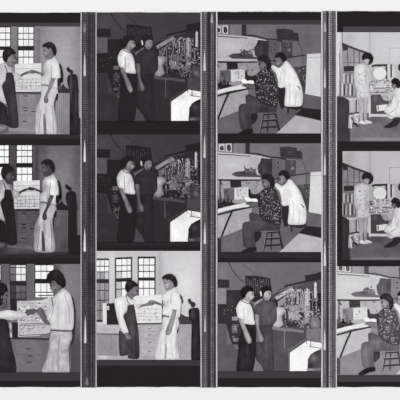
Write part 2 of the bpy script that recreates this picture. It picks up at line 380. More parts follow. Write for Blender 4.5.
# ------------------------------------------------------------ bottom frame of strip one: closer view at the chart
def window_close():
    F = Frame((-24, 264, 80.7, 372.2), 'bottom frame of left strip: man in white shirt pointing at chart', None, (0, 0), lambda t: t)
    i, j, k, l = (0, 258, .1647), (40, 258, .1647), (0, 324, .1647), (40, 324, .1647)
    F.add('wall', R(-26, 262, 84, 374), 118, st=[(70, 285, 12, 20, 8), (30, 280, 5, 30, -16), (5, 280, 12, 40, -20), (77, 350, 6, 20, -42), (56, 268, 4, 5, -30)], sp=2)
    F.window(-13, 264, 1.4, 286, [-6], [(265, 272), (272.4, 280)], None, 60, 215)
    F.window(9.6, 264, 26.6, 300, [16, 21], [(265, 267.2), (267.6, 274), (274.4, 281), (285.4, 292), (292.4, 299)], None, 50, 226, skip={(1, 0): 120, (2, 0): 110, (0, 0): 150, (3, 0): 70, (3, 1): 112, (3, 2): 104, (4, 0): 64, (4, 1): 100, (4, 2): 96})
    F.line('window_transom', Q(i, 60, 158, 160, 150), 3.2, 50)
    F.window(34.6, 264, 54.4, 298, [41, 47], [(265, 271), (271.5, 279), (283.2, 292), (292.5, 297.5)], None, 46, 234)
    F.line('window_sill', Q(j, -10, 228, 84, 226), 1.0, 66)
    ch = F.add('wall_chart', Q(i, 103, 264, 255, 256, 310, 232, 320, 300) + Q(l, 62, 50, -10, 72) + Q(k, 110, 78), 186, st=[(25, 312, 8, 6, 14), (42, 302, 6, 4, 20)], lab='large chart board covered in small diagrams')
    chart_grid(F, ch, 19, 303, 47, 322, 5)
    F.line('chart_lines', [[(20, 336), (20, 325.4), (47, 324.6)], [(20, 335.4), (46, 334)], [(20, 324), (47, 323)]], .6, 62, ch, stuff=True)
    F.specks('chart_writing', R(21, 326, 46, 333), 34, .6, 82, ch)
    F.specks('chart_symbols', R(19, 303, 46, 322), 42, .75, 92, ch)
    F.specks('white_cards', R(19, 304, 46, 321), 26, .9, 226, ch)
    cab = F.add('drawer_cabinet', Q(k, 64, 84, 310, 92, 310, 290, 90, 290), 108, st=[(30, 345, 10, 8, 8)])
    F.line('counter_edge', Q(k, 66, 86, 310, 92), 1.6, 54, cab)
    for a, b in ((104, 180), (190, 284)):
        F.add('drawer', Q(k, 96, a, 250, a + 3, 250, b, 100, b), 116, cab)
    F.add('drawer_handle', [Q(k, x - 14, y, x + 14, y, x + 14, y + 8, x - 14, y + 8) for x, y in ((172, 146), (178, 228), (184, 190))], 70, cab)
    F.add('side_cabinet', Q(l, 196, 102, 250, 102, 250, 292, 182, 292), 84)
    F.add('window_post', Q(i, 44, 160, 60, 158, 62, 312, 46, 312), 112)
    F.add('box_on_counter', [Q(i, 62, 252, 104, 250, 104, 320, 66, 322), Q(k, 74, -10, 110, -10, 110, 80, 78, 82)], 48)
    F.line('stand_pole', Q(k, 63, -8, 68, 82), 2.2, 150, st=[(10.5, 326, 2, 2, 50), (11, 335, 2, 2, 60), (10.6, 331, 2, 1.6, -60)])
    p1 = person(F, [Q(i, 10, 196, 30, 180, 46, 210, 48, 262, 40, 296, 14, 306, -10, 290), Q(i, 150, 330, 176, 312, 206, 308, 226, 318, 214, 338, 188, 342, 164, 352)], 100, 'man at the left edge reaching out in a white sleeve and dark apron', st=[(5, 296, 2, 5, 26)])
    F.add('hair', Q(i, -60, 160, 10, 150, 40, 166, 50, 200, 36, 206, 22, 230, 10, 286, -60, 300), 42, p1, sm=True)
    F.face(p1, 3.2, 297.5, 5.4, 1, 96, .2)
    F.add('apron', Q(i, -120, 372, 10, 372, 40, 376) + Q(k, 50, 0, 60, 60, 74, 140, 96, 300, -140, 300), 50, p1, sm=True, st=[(4, 345, 3, 14, 10)])
    F.add('shirt', Q(i, -120, 316, 0, 322, 50, 314, 110, 326, 156, 334, 164, 352, 120, 368, 70, 378, 0, 366, -120, 380), 208, p1, sm=True, st=[(14, 318, 8, 2, -26), (6, 313, 6, 3, 14)])
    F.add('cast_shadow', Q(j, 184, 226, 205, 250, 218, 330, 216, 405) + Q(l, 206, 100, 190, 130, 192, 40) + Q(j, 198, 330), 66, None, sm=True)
    p2 = person(F, [Q(j, 52, 140, 96, 140, 130, 172, 136, 196, 104, 214, 82, 208, 68, 190, 60, 166), Q(j, -22, 322, 0, 300, 20, 312, 34, 340, 58, 384, 60, 408, 30, 396, 4, 360)], 112, 'dark-haired man in white shirt and light trousers, turned to the chart', st=[(54, 288, 3, 3, 24), (52, 283, 2, 2, -20), (44, 312, 3, 5, -20)])
    F.add('shirt', Q(j, 76, 246, 104, 214, 142, 184, 186, 222, 204, 300, 206, 396) + Q(l, 190, 38, 70, 32) + Q(j, 66, 398, 42, 366, 62, 320, 82, 284), 208, p2, sm=True, st=[(62, 296, 4, 3, 12), (58, 312, 1.4, 12, -26), (66, 318, 1.2, 10, -24), (70, 310, 2, 12, -18), (50, 316, 3, 3, 14)])
    F.face(p2, 54.0, 287, 4.2, -1, 112, .3)
    F.add('hair', Q(j, 38, 130, 50, 94, 80, 72, 114, 74, 140, 98, 156, 136, 156, 166, 142, 182, 124, 166, 106, 158, 92, 136, 74, 132, 66, 156, 48, 142), 40, p2, sm=True, st=[(58, 273, 4, 2, 14)])
    F.add('trousers', Q(l, 72, 38, 190, 42, 192, 104, 176, 150, 182, 292, 16, 292, 34, 220, 52, 150), 176, p2, sm=True, st=[(67, 338, 4, 8, 14), (58, 360, 2, 10, -14), (66, 352, 4, 1.2, -26)])
    F.line('belt', Q(l, 72, 36, 130, 42, 184, 42), 1.2, 40, p2)
    F.line('seam', [Q(j, 98, 260, 84, 300, 70, 350, 60, 380), Q(j, 150, 220, 176, 300, 180, 400), Q(j, 82, 244, 112, 216, 142, 190)], .6, 150, p2)
    F.line('trouser_crease', [Q(l, 120, 60, 110, 160, 112, 280), Q(l, 140, 158, 186, 160), Q(l, 70, 90, 40, 200, 30, 280)], .6, 126, p2)
    F.line('fold_shadow', Q(l, 188, 96, 180, 150, 178, 205, 184, 290), .9, 74, p2)
window_close()

# ------------------------------------------------------------ bottom frame of strip two: brighter window view
def window_bright():
    F = Frame((96.7, 251, 200.6, 359.6), 'pale bottom frame of second strip: apron man and white-shirted man before three windows', None, (0, 0), lambda t: t * .985)
    a, b, c, d = (94, 245, .14), (146, 245, .14), (94, 299, .1652), (146, 299, .1652)
    F.add('wall', R(95, 250, 203, 362), 196, st=[(185, 285, 14, 24, 20), (160, 275, 3, 30, -24), (112, 262, 3, 30, 10), (135, 253, 30, 3, -8), (182, 270, 3, 2, -12)], sp=2)
    F.window(95.5, 258.4, 109.2, 322, [100, 104.6], [(260, 266), (266.5, 271.6), (272.1, 279.2), (283, 290), (290.5, 300), (300.5, 310), (310.5, 320)], None, 66, 232, jamb=.5,
             skip={(2, 0): 172, (2, 1): 160, (2, 2): 196, (3, 0): 150, (3, 1): 160, (3, 2): 150, (4, 0): 134, (4, 1): 150, (4, 2): 144, (5, 0): 140, (5, 1): 132, (5, 2): 150, (6, 0): 140, (6, 1): 138, (6, 2): 130})
    F.line('window_transom', Q(a, 16, 258, 106, 254), 2.6, 58)
    F.window(115, 257.6, 132.2, 300, [121.8, 127], [(259.2, 265.6), (266, 271.4), (271.9, 278.6), (281.8, 289), (289.5, 299)], None, 56, 236, slant=-.8, jamb=1.3, skip={(2, 0): 200, (3, 0): 190, (4, 0): 180})
    F.line('window_transom', Q(a, 160, 250, 268, 242), 2.4, 56)
    F.window(137.8, 256.6, 155.6, 298, [143.6, 149.4], [(258.2, 264.8), (265.3, 271.2), (271.7, 277.6), (280.4, 288), (288.5, 296)], None, 56, 238, jamb=1.2)
    F.line('window_transom', Q(a, 318, 242, 400, 240) + Q(b, 62, 242), 2.4, 56)
    ch = F.add('wall_chart', [(134, 296), (161.8, 294.6), (162.2, 322.6), (134, 323)], 222, st=[(150, 300, 6, 3, 10)])
    F.line('chart_edge', [(162.3, 300), (162.2, 323)], .9, 62, ch)
    F.line('chart_lines', [[(136, y), (161, y - .3)] for y in (304, 309, 313.4, 316.8, 320)] + [[(x, 309), (x, 321)] for x in (139, 144, 150, 156)], .35, 158, ch, stuff=True)
    F.specks('chart_writing', R(137, 300, 161, 321), 30, .6, 140, ch)
    cab = F.add('drawer_cabinet', Q(c, 262, 150, 339, 150) + Q(d, 90, 150, 90, 362) + Q(c, 262, 362), 168, st=[(150, 340, 6, 14, -8)])
    F.line('counter_edge', [(136, 323.8), (164, 323.4)], 1.5, 84, cab)
    for y0, y1 in ((326, 331), (332, 338.6), (339.6, 347.6), (348.6, 356)):
        F.rect_('drawer', 142, y0, 158, y1, 176, cab)
        F.rect_('drawer_handle', 148, y0 + 2.2, 151, y0 + 3.2, 120, cab)
    c3 = F.add('low_cabinet', Q(c, 10, 158, 160, 162, 162, 362, 10, 362), 152, st=[(110, 345, 6, 10, -6)])
    F.add('counter_top', Q(c, 10, 158, 156, 160, 156, 208, 10, 206), 184, c3, st=[(106, 330, 4, .8, -30)])
    F.line('counter_shadow', Q(c, 10, 210, 156, 213), .9, 58, c3)
    F.line('board_joint', [Q(c, x, 218, x, 350) for x in range(30, 150, 15)], .35, 130, c3, stuff=True)
    F.add('pale_box', Q(c, 52, 26, 76, 24, 78, 152, 54, 152), 214)
    bx = F.add('dark_box', Q(c, 78, 30, 130, 22, 152, 100, 154, 154, 78, 154), 48)
    F.add('box_label', Q(c, 78, 42, 92, 42, 92, 66, 80, 66), 205, bx)
    F.add('floor_area', Q(c, 10, 340, 210, 346, 339, 352) + Q(d, 80, 358, 80, 372) + Q(c, 10, 372), 168, st=[(104, 356.5, 5, 2, 44)])
    c4 = F.add('side_cabinet', Q(d, 180, 140, 275, 146, 276, 362, 180, 362), 168)
    F.line('board_joint', [Q(d, x, 152, x, 358) for x in range(196, 274, 12)], .35, 136, c4, stuff=True)
    F.add('counter_clutter', Q(d, 190, 112, 215, 92, 235, 104, 262, 110, 280, 128, 280, 150, 200, 150), 78, c4, sm=True)
    cy = F.add('gas_cylinder', Q(d, 258, 72, 272, 56, 314, 54, 324, 74, 326, 140, 328, 380, 274, 380, 276, 140, 264, 128), 46, sm=True, st=[(192.5, 312, 1.4, 6, 34), (195, 345, 2, 20, 12)], lab='black gas cylinder at the right edge')
    F.add('cylinder_valve', Q(d, 254, 2, 268, -2, 276, 14, 296, 22, 300, 36, 290, 50, 276, 48, 270, 34, 258, 22), 66, cy, sm=True, st=[(190, 302, 1, 1, 40)])
    p1 = person(F, [Q(a, 256, 312, 300, 290, 316, 300, 322, 330, 312, 352, 296, 364, 280, 372, 266, 394, 240, 376, 240, 340), Q(c, 184, 204, 208, 206, 226, 232, 216, 246, 192, 236), Q(c, 266, 40, 300, 32, 330, 22, 356, 24, 360, 36, 330, 40, 302, 44, 270, 54)], 118,
                'young man in white shirt and dark bib apron, head bowed', st=[(133, 292, 3, 4, 20), (138, 294, 1.6, 4, -22), (146, 305, 6, 2, 30)])
    F.add('shirt', [Q(a, 232, 360, 262, 384, 292, 392, 300, 402) + Q(c, 236, 36, 206, 36, 200, 66, 180, 98, 196, 160, 210, 200, 186, 214, 156, 168, 140, 110, 128, 50, 124, 0) + Q(a, 190, 370), Q(c, 236, 30, 262, 33, 280, 32, 280, 46, 262, 52, 240, 46)], 226, p1, sm=True, st=[(121, 312, 2, 8, 8), (126, 302, 3, 4, -12), (119, 318, 1, 10, -18)])
    F.add('apron', Q(c, 178, 100, 200, 78, 208, 38, 242, 38, 256, 110, 270, 200, 274, 356, 206, 358, 206, 338, 156, 338, 152, 192, 186, 216, 210, 204, 194, 150), 70, p1, sm=True, st=[(132, 330, 2, 12, 16), (124, 340, 3, 8, 14), (136, 345, 1, 14, -10)])
    F.add('apron_strap', ribbon(Q(a, 228, 348, 240, 400, 256, 424), .7), 66, p1)
    F.face(p1, 134.2, 291.6, 4.0, 1, 116, .45)
    F.add('hand', Q(c, 184, 206, 206, 204, 224, 228, 218, 246, 196, 240), 132, p1, sm=True)
    F.add('hair', Q(a, 222, 296, 230, 268, 252, 252, 282, 256, 306, 272, 316, 292, 300, 296, 284, 300, 270, 314, 258, 322, 250, 334, 238, 338, 226, 324), 44, p1, sm=True, st=[(129, 283, 2, 2, 22)])
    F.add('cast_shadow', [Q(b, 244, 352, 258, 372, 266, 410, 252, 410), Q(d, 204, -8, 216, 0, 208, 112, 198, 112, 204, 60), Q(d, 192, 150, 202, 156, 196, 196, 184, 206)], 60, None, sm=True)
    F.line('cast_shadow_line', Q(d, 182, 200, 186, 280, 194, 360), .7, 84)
    p2 = person(F, [Q(b, 124, 250, 150, 240, 188, 262, 206, 300, 186, 322, 154, 330, 136, 312, 130, 284), Q(d, 160, 66, 188, 68, 168, 150, 150, 212, 124, 220, 118, 200, 126, 166, 148, 112), Q(d, 12, 18, 30, 6, 46, 8, 70, 18, 108, 34, 108, 46, 70, 32, 44, 26, 26, 28)], 150,
                'man in white shirt and white trousers facing left toward the apron man', st=[(167, 285, 2, 5, 26), (172, 290, 2, 5, -14), (157, 303, 5, 2, -34)])
    F.add('shirt', Q(b, 150, 330, 178, 318, 202, 302, 232, 350, 246, 380) + Q(d, 214, 10, 206, 104, 190, 112, 104, 98, 102, 50, 112, 30) + Q(b, 108, 372), 226, p2, sm=True, st=[(180, 304, 3, 5, 8), (166, 304, 3, 4, -16), (173, 314, 1.0, 4, -40), (168, 302, 1, .8, -60)])
    F.add('trousers', Q(d, 104, 108, 190, 112, 200, 156, 186, 200, 190, 280, 196, 364, 58, 364, 70, 250, 84, 200, 98, 180), 222, p2, sm=True, st=[(165.5, 338, 1.2, 6, -40), (158.5, 348, 1.4, 10, -14), (176.5, 345, 1.2, 14, -24), (173, 330, 3, 5, 8), (160, 335, 2, 8, -10)])
    F.line('sleeve_hem', [Q(d, 158, 62, 192, 66), Q(b, 184, 340, 176, 380, 180, 420)], .5, 130, p2)
    F.line('trouser_crease', [Q(d, 150, 230, 160, 350), Q(d, 92, 250, 84, 350), Q(d, 180, 130, 188, 160, 180, 196)], .5, 168, p2)
    F.add('leg_gap_shadow', Q(d, 116, 268, 122, 262, 128, 300, 124, 362, 112, 362, 114, 310), 160, p2)
    F.line('belt', Q(d, 104, 100, 140, 106), 1.1, 46, p2)
    F.add('forearm', Q(d, 162, 66, 186, 68, 168, 148, 150, 210, 124, 218, 118, 200, 128, 166, 150, 112), 152, p2, sm=True, st=[(168, 330, 3, 3, -14), (172, 314, 2, 4, 14)])
    F.face(p2, 168.6, 284.4, 4.1, -1, 158)
    F.add('hair', Q(b, 114, 240, 126, 220, 154, 206, 188, 208, 214, 232, 226, 270, 220, 296, 204, 298, 194, 268, 180, 252, 160, 246, 150, 254, 142, 236, 124, 246), 46, p2, sm=True, st=[(171, 277, 3, 1.5, 16)])
window_bright()

# ------------------------------------------------------------ scene A: two men beside glass apparatus
def apparatus(rect, label, off, tmap, extra_top=None):
    F = Frame(rect, label, None, off, tmap)
    q, r, s, t = (215, 255, .1627), (268, 255, .1627), (215, 318, .1627), (268, 318, .1627)
    F.add('wall', R(205, 240, 326, 374), 112, st=[(222, 275, 6, 10, 14), (300, 272, 20, 10, -6), (240, 270, 10, 10, 6)], sp=2)
    F.line('hanging_cable', Q(q, 84, 46, 112, 100, 160, 156, 180, 166), .8, 58)
    F.line('ceiling_pipe', Q(q, 170, 60, 240, 110), .7, 92)
    F.add('wall_box', Q(q, 0, 148, 88, 152, 88, 202, 0, 200), 54, st=[(222, 284, 4, 2, 10)])
    F.add('wall_panel', Q(q, 0, 204, 68, 206, 68, 300, 0, 300), 138)
    cab = F.add('instrument_cabinet', Q(q, 70, 216, 176, 214, 176, 400) + Q(s, 176, 170, 104, 160, 66, 36, 0, 36) + Q(q, 0, 304, 70, 300), 56, st=[(230, 300, 4, 6, 12), (234, 330, 5, 5, 10)])
    F.add('cabinet_door', Q(s, 0, 40, 72, 40, 72, 160, 0, 160), 96, cab)
    F.add('dial_panel', [Q(s, 104, 42, 136, 38, 138, 92, 106, 92), Q(s, 108, 122, 144, 120, 144, 146, 110, 146), Q(s, 108, 172, 148, 170, 148, 204, 112, 206)], 104, cab, st=[(235, 328, 2, 2, 22), (235, 339.5, 1, 1, 60), (237, 348, 1, 1, 70)])
    F.specks('dial', Q(s, 104, 30, 150, 30, 150, 250, 110, 250), 26, .55, 165, cab)
    F.specks('switch', Q(q, 20, 310, 140, 310, 140, 400, 20, 400), 14, .6, 128, cab)
    F.add('small_box', Q(q, 104, 380, 138, 376, 140, 402, 104, 402), 148)
    fl = F.add('floor_area', Q(s, 0, 160, 104, 160, 150, 200, 150, 340, 0, 340), 92, st=[(225, 362, 5, 5, 8)])
    F.add('floor_area', Q(s, 225, 240, 330, 240, 340, 340, 215, 340), 124)
    # wiring rack behind the heads
    rk = F.add('wiring_rack', Q(q, 186, 126, 250, 128, 338, 142, 350, 230, 350, 300, 190, 280), 50)
    F.line('rack_wires', [Q(q, 196 + k * 13, 142 + (k % 3) * 6, 200 + k * 13, 190 + (k * 17) % 30, 194 + k * 13, 236) for k in range(11)], .45, 112, rk, stuff=True)
    F.specks('rack_terminals', Q(q, 200, 140, 330, 150, 330, 200, 200, 190), 26, .5, 132, rk)
    # glass apparatus on the right
    ap = F.add('apparatus_frame', Q(r, 20, 250, 60, 215, 120, 190, 190, 170, 260, 150, 330, 140, 330, 400) + Q(t, 330, 130, 200, 110, 20, 60), 82, st=[(290, 295, 8, 10, 22), (300, 312, 6, 6, -18), (312, 322, 4, 6, 18), (286, 312, 8, 4, -16)], sp=1.8)
    F.line('pipe', Q(r, 100, 192, 160, 178, 230, 162, 330, 146), 1.6, 52, ap)
    F.add('dark_case', [Q(r, 226, 126, 286, 116, 322, 102, 330, 104, 330, 150, 232, 166)], 50, ap)
    F.add('dark_case', [Q(r, 262, 236, 330, 232, 330, 352, 268, 350)], 46, ap)
    F.line('glass_tube', Q(r, 46, 268, 100, 234, 152, 206), 3.4, 172, ap, st=[(280, 294, 6, 3, 16)])
    F.add('glass_column', Q(r, 226, 214, 240, 204, 256, 214, 256, 380, 226, 380), 176, ap, st=[(307, 300, 1, 12, 22)])
    F.add('glass_column', Q(r, 284, 176, 290, 164, 298, 176, 300, 262, 284, 264), 208, ap)
    F.add('column_base', Q(r, 278, 264, 308, 262, 308, 286, 278, 288), 108, ap)
    F.line('flask', [smooth(Q(r, 166, 236, 182, 214, 200, 232, 206, 270, 196, 304, 176, 306, 166, 280, 164, 250)) + Q(r, 166, 236), Q(r, 208, 214, 216, 250, 214, 300), Q(r, 160, 210, 154, 240, 172, 300), Q(r, 140, 200, 150, 280, 130, 330)], .8, 176, ap)
    F.line('flask_neck', Q(r, 184, 214, 184, 300), 1.0, 196, ap)
    F.add('bench_shelf', Q(r, 116, 312, 220, 302, 262, 340, 262, 356, 170, 350, 120, 336), 142, ap)
    F.add('pump_body', Q(t, 96, 4, 130, -8, 170, -4, 190, 20, 180, 44, 140, 54, 104, 40), 66, ap, sm=True, st=[(290, 320, 2, 2, 40)])
    F.line('tubing', [Q(r, 104, 250, 108, 400) + Q(t, 108, 40), Q(r, 150, 330, 210, 380) + Q(t, 214, 40, 196, 60), Q(r, 30, 300, 80, 290, 120, 250, 160, 240), Q(r, 60, 320, 100, 300), Q(t, 150, -30, 190, 30, 220, 60), Q(t, 250, 0, 246, 130), Q(r, 212, 346, 300, 346)], .7, 164, ap)
    F.add('steel_plate', [Q(r, 120, 340, 176, 352, 214, 380, 206, 400, 130, 400), Q(r, 30, 300, 96, 262, 110, 268, 90, 306, 40, 322), Q(t, 196, 0, 246, -14, 250, 30, 210, 40)], 150, ap, st=[(292, 316, 3, 3, 20)])
    F.specks('fittings', Q(r, 110, 210, 270, 200, 320, 360, 120, 400), 80, .8, 184, ap)
    F.specks('dark_fittings', Q(r, 30, 250, 270, 200, 320, 400, 30, 320), 90, .8, 40, ap)
    F.specks('bright_fittings', Q(r, 110, 200, 300, 220, 320, 400, 60, 400) + Q(t, 40, 50), 46, .55, 214, ap)
    F.specks('pump_fittings', Q(t, 84, 0, 320, -20, 320, 60, 90, 60), 44, .7, 160, ap)
    F.specks('pump_gaps', Q(t, 84, 0, 320, -20, 320, 60, 90, 60), 40, .8, 50, ap)
    F.line('thin_rods', [Q(r, 128 + k * 24, 190 + (k * 29) % 50, 124 + k * 25, 330 + (k * 41) % 60) for k in range(8)], .4, 150, ap)
    F.line('wall_pipe_light', Q(r, 30, 232, 90, 214, 150, 190, 222, 178), .5, 136, ap)
    F.add('lamp_glint', Q(r, 270, 384, 284, 376, 300, 384, 300, 396, 276, 398), 232, ap, sm=True)
    F.add('bulb', Q(t, 262, -6, 296, -10, 318, 10, 322, 50, 300, 66, 262, 58), 128, ap, sm=True, st=[(315, 324, 2, 2, 30)])
    F.add('gauge', Q(r, 30, 280, 58, 276, 62, 320, 34, 326), 46, ap)
    wk = F.add('seated_worker', Q(r, 32, 330, 60, 318, 98, 322, 104, 352, 84, 376, 90, 408) + Q(t, 94, 40, 66, 58, 34, 50, 28, 0) + Q(r, 26, 380), 188, sm=True, st=[(278, 312, 3, 3, 18), (284, 318, 2, 5, -22)], lab='pale figure in white bent behind the apparatus')
    F.line('table_edge', Q(t, 26, 60, 80, 70, 150, 74, 220, 86), 3.0, 128)
    bn = F.add('bench_front', Q(t, 16, 72, 120, 82, 236, 94, 228, 130, 120, 190, 126, 340, 16, 340), 84, st=[(285, 345, 6, 8, 10), (272, 360, 3, 8, 8), (290, 360, 3, 8, -8)], sp=1.8)
    F.line('bench_rod', Q(t, 100, 76, 101, 184), .6, 150, bn)
    F.add('bench_side', Q(t, 234, 70, 330, 60, 330, 156, 236, 130), 120)
    # white draped sheet over the tank
    sh = F.add('draped_sheet', Q(t, 134, 208, 236, 138, 330, 154, 330, 186, 280, 210, 246, 250, 240, 330, 134, 330), 234, st=[(300, 348, 5, 3, -12), (294, 362, 3, 8, 6), (312, 345, 4, 2, -20)], lab='bright white sheet hanging over the tank edge')
    F.line('tank_rail', [Q(t, 122, 206, 236, 126), Q(t, 124, 204, 128, 224), Q(t, 236, 112, 236, 158), Q(t, 236, 128, 330, 152), Q(t, 252, 174, 330, 186), Q(t, 262, 130, 262, 176)], .7, 116, sh)
    F.line('tank_rail_shadow', Q(t, 130, 212, 236, 140), .6, 66, sh)
    F.add('round_tank', Q(t, 244, 252, 262, 222, 296, 202, 340, 184, 340, 304, 244, 306), 82, sm=False, st=[(314, 358, 3, 3, 40), (310, 366, 3, 3, -30), (317, 352, 4, 3, -20)])
    F.add('tank_base', Q(t, 240, 308, 340, 304, 340, 330, 240, 330), 112, st=[(311, 370, 3, 1, 60)])
    # second man (behind), then first man
    p2 = person(F, [Q(q, 286, 226, 310, 212, 334, 214, 346, 228, 344, 254, 332, 276, 312, 282, 296, 262), Q(q, 236, 300, 256, 284, 290, 266, 296, 276, 262, 304, 244, 318), Q(q, 244, 362, 272, 362) + Q(s, 268, 40, 278, 90, 294, 120, 294, 142, 280, 148, 268, 128, 262, 80, 248, 20)], 164,
                'young man in a dark short-sleeved shirt, standing second', st=[(270, 296, 3, 4, 16), (265, 294, 1, 3, 30)])
    F.add('shirt', Q(q, 246, 312, 266, 294, 296, 276, 336, 282, 372, 292, 380, 350, 378, 402) + Q(s, 346, 46, 282, 52, 272, 0) + Q(q, 266, 364, 244, 362), 90, p2, sm=True, st=[(266, 308, 4, 6, 10)])
    F.add('trousers', Q(s, 272, 50, 346, 42, 356, 130, 362, 340, 308, 340, 284, 290, 250, 246, 252, 160, 262, 148, 284, 152, 302, 140, 296, 110, 282, 84), 76, p2, sm=True, st=[(266, 345, 2, 12, 12), (259, 350, 2, 10, 8)])
    F.add('hair', Q(q, 276, 240, 280, 208, 298, 192, 324, 190, 344, 204, 347, 228, 336, 220, 316, 220, 304, 232, 298, 254, 286, 256), 38, p2, sm=True)
    F.face(p2, 267.0, 295.4, 3.6, 1, 156)
    F.add('cheek_glint', Q(q, 276, 226, 284, 224, 288, 250, 280, 252), 214, p2, sm=True)
    p1 = person(F, [Q(q, 178, 240, 204, 220, 232, 222, 239, 246, 233, 270, 214, 282, 206, 296, 176, 280), Q(s, 148, -4, 174, 4, 192, 62, 214, 112, 224, 142, 208, 158, 192, 134, 172, 76, 150, 24)], 176,
                'young man in a white short-sleeved shirt and dark trousers', st=[(253, 296, 2, 4, 12), (246, 297, 1.6, 4, -16), (250, 341, 2, 4, 14)])
    F.add('trousers', Q(s, 184, 36, 246, 38, 252, 110, 250, 210, 228, 340, 134, 340, 142, 220, 146, 130, 166, 90, 188, 136, 204, 160, 228, 152, 222, 120, 200, 70), 46, p1, sm=True, st=[(247, 352, 1.6, 14, 12), (242, 360, 2, 10, 6)])
    F.add('shirt', Q(q, 160, 276, 186, 278, 210, 296, 226, 322, 240, 370) + Q(s, 242, 0, 242, 40, 184, 34, 166, 6, 146, 2) + Q(q, 136, 370, 130, 330, 140, 300), 226, p1, sm=True, st=[(242, 312, 4, 6, 6), (248, 316, 1.4, 8, -14), (240, 305, 2, 2, -8)])
    F.line('collar', Q(q, 160, 280, 190, 294, 212, 300), .7, 70, p1)
    F.line('sleeve_hem', [Q(s, 146, 4, 182, 14), Q(q, 176, 320, 180, 400)], .5, 150, p1)
    F.add('placket', ribbon(Q(q, 222, 292, 238, 340, 242, 402), 1.0), 62, p1)
    F.face(p1, 249.6, 296.0, 4.2, 1, 172)
    F.add('hair', Q(q, 158, 228, 166, 202, 192, 189, 218, 193, 234, 210, 234, 226, 214, 222, 200, 230, 190, 248, 184, 262, 170, 262, 160, 248), 38, p1, sm=True, st=[(244, 287, 3, 1.5, 10)])
    return F

apparatus((217.7, 262.4, 321.3, 370.9), 'bottom frame of third strip: white-shirted and dark-shirted men beside glass apparatus', (0, 0), lambda t: t)
dk = lambda t: 36 + 186 * (max(t - 34, 0) / 202) ** 1.95
apparatus((96.8, 13.0, 200.5, 120.8), 'topmost, very dark frame of the second strip: two men beside glass apparatus', (-118.6, -250.8), dk)
apparatus((96.8, 134.4, 200.5, 242.0), 'middle, very dark frame of the second strip: two men beside glass apparatus', (-119.4, -130.2), lambda t: dk(t) * .985 - 1)

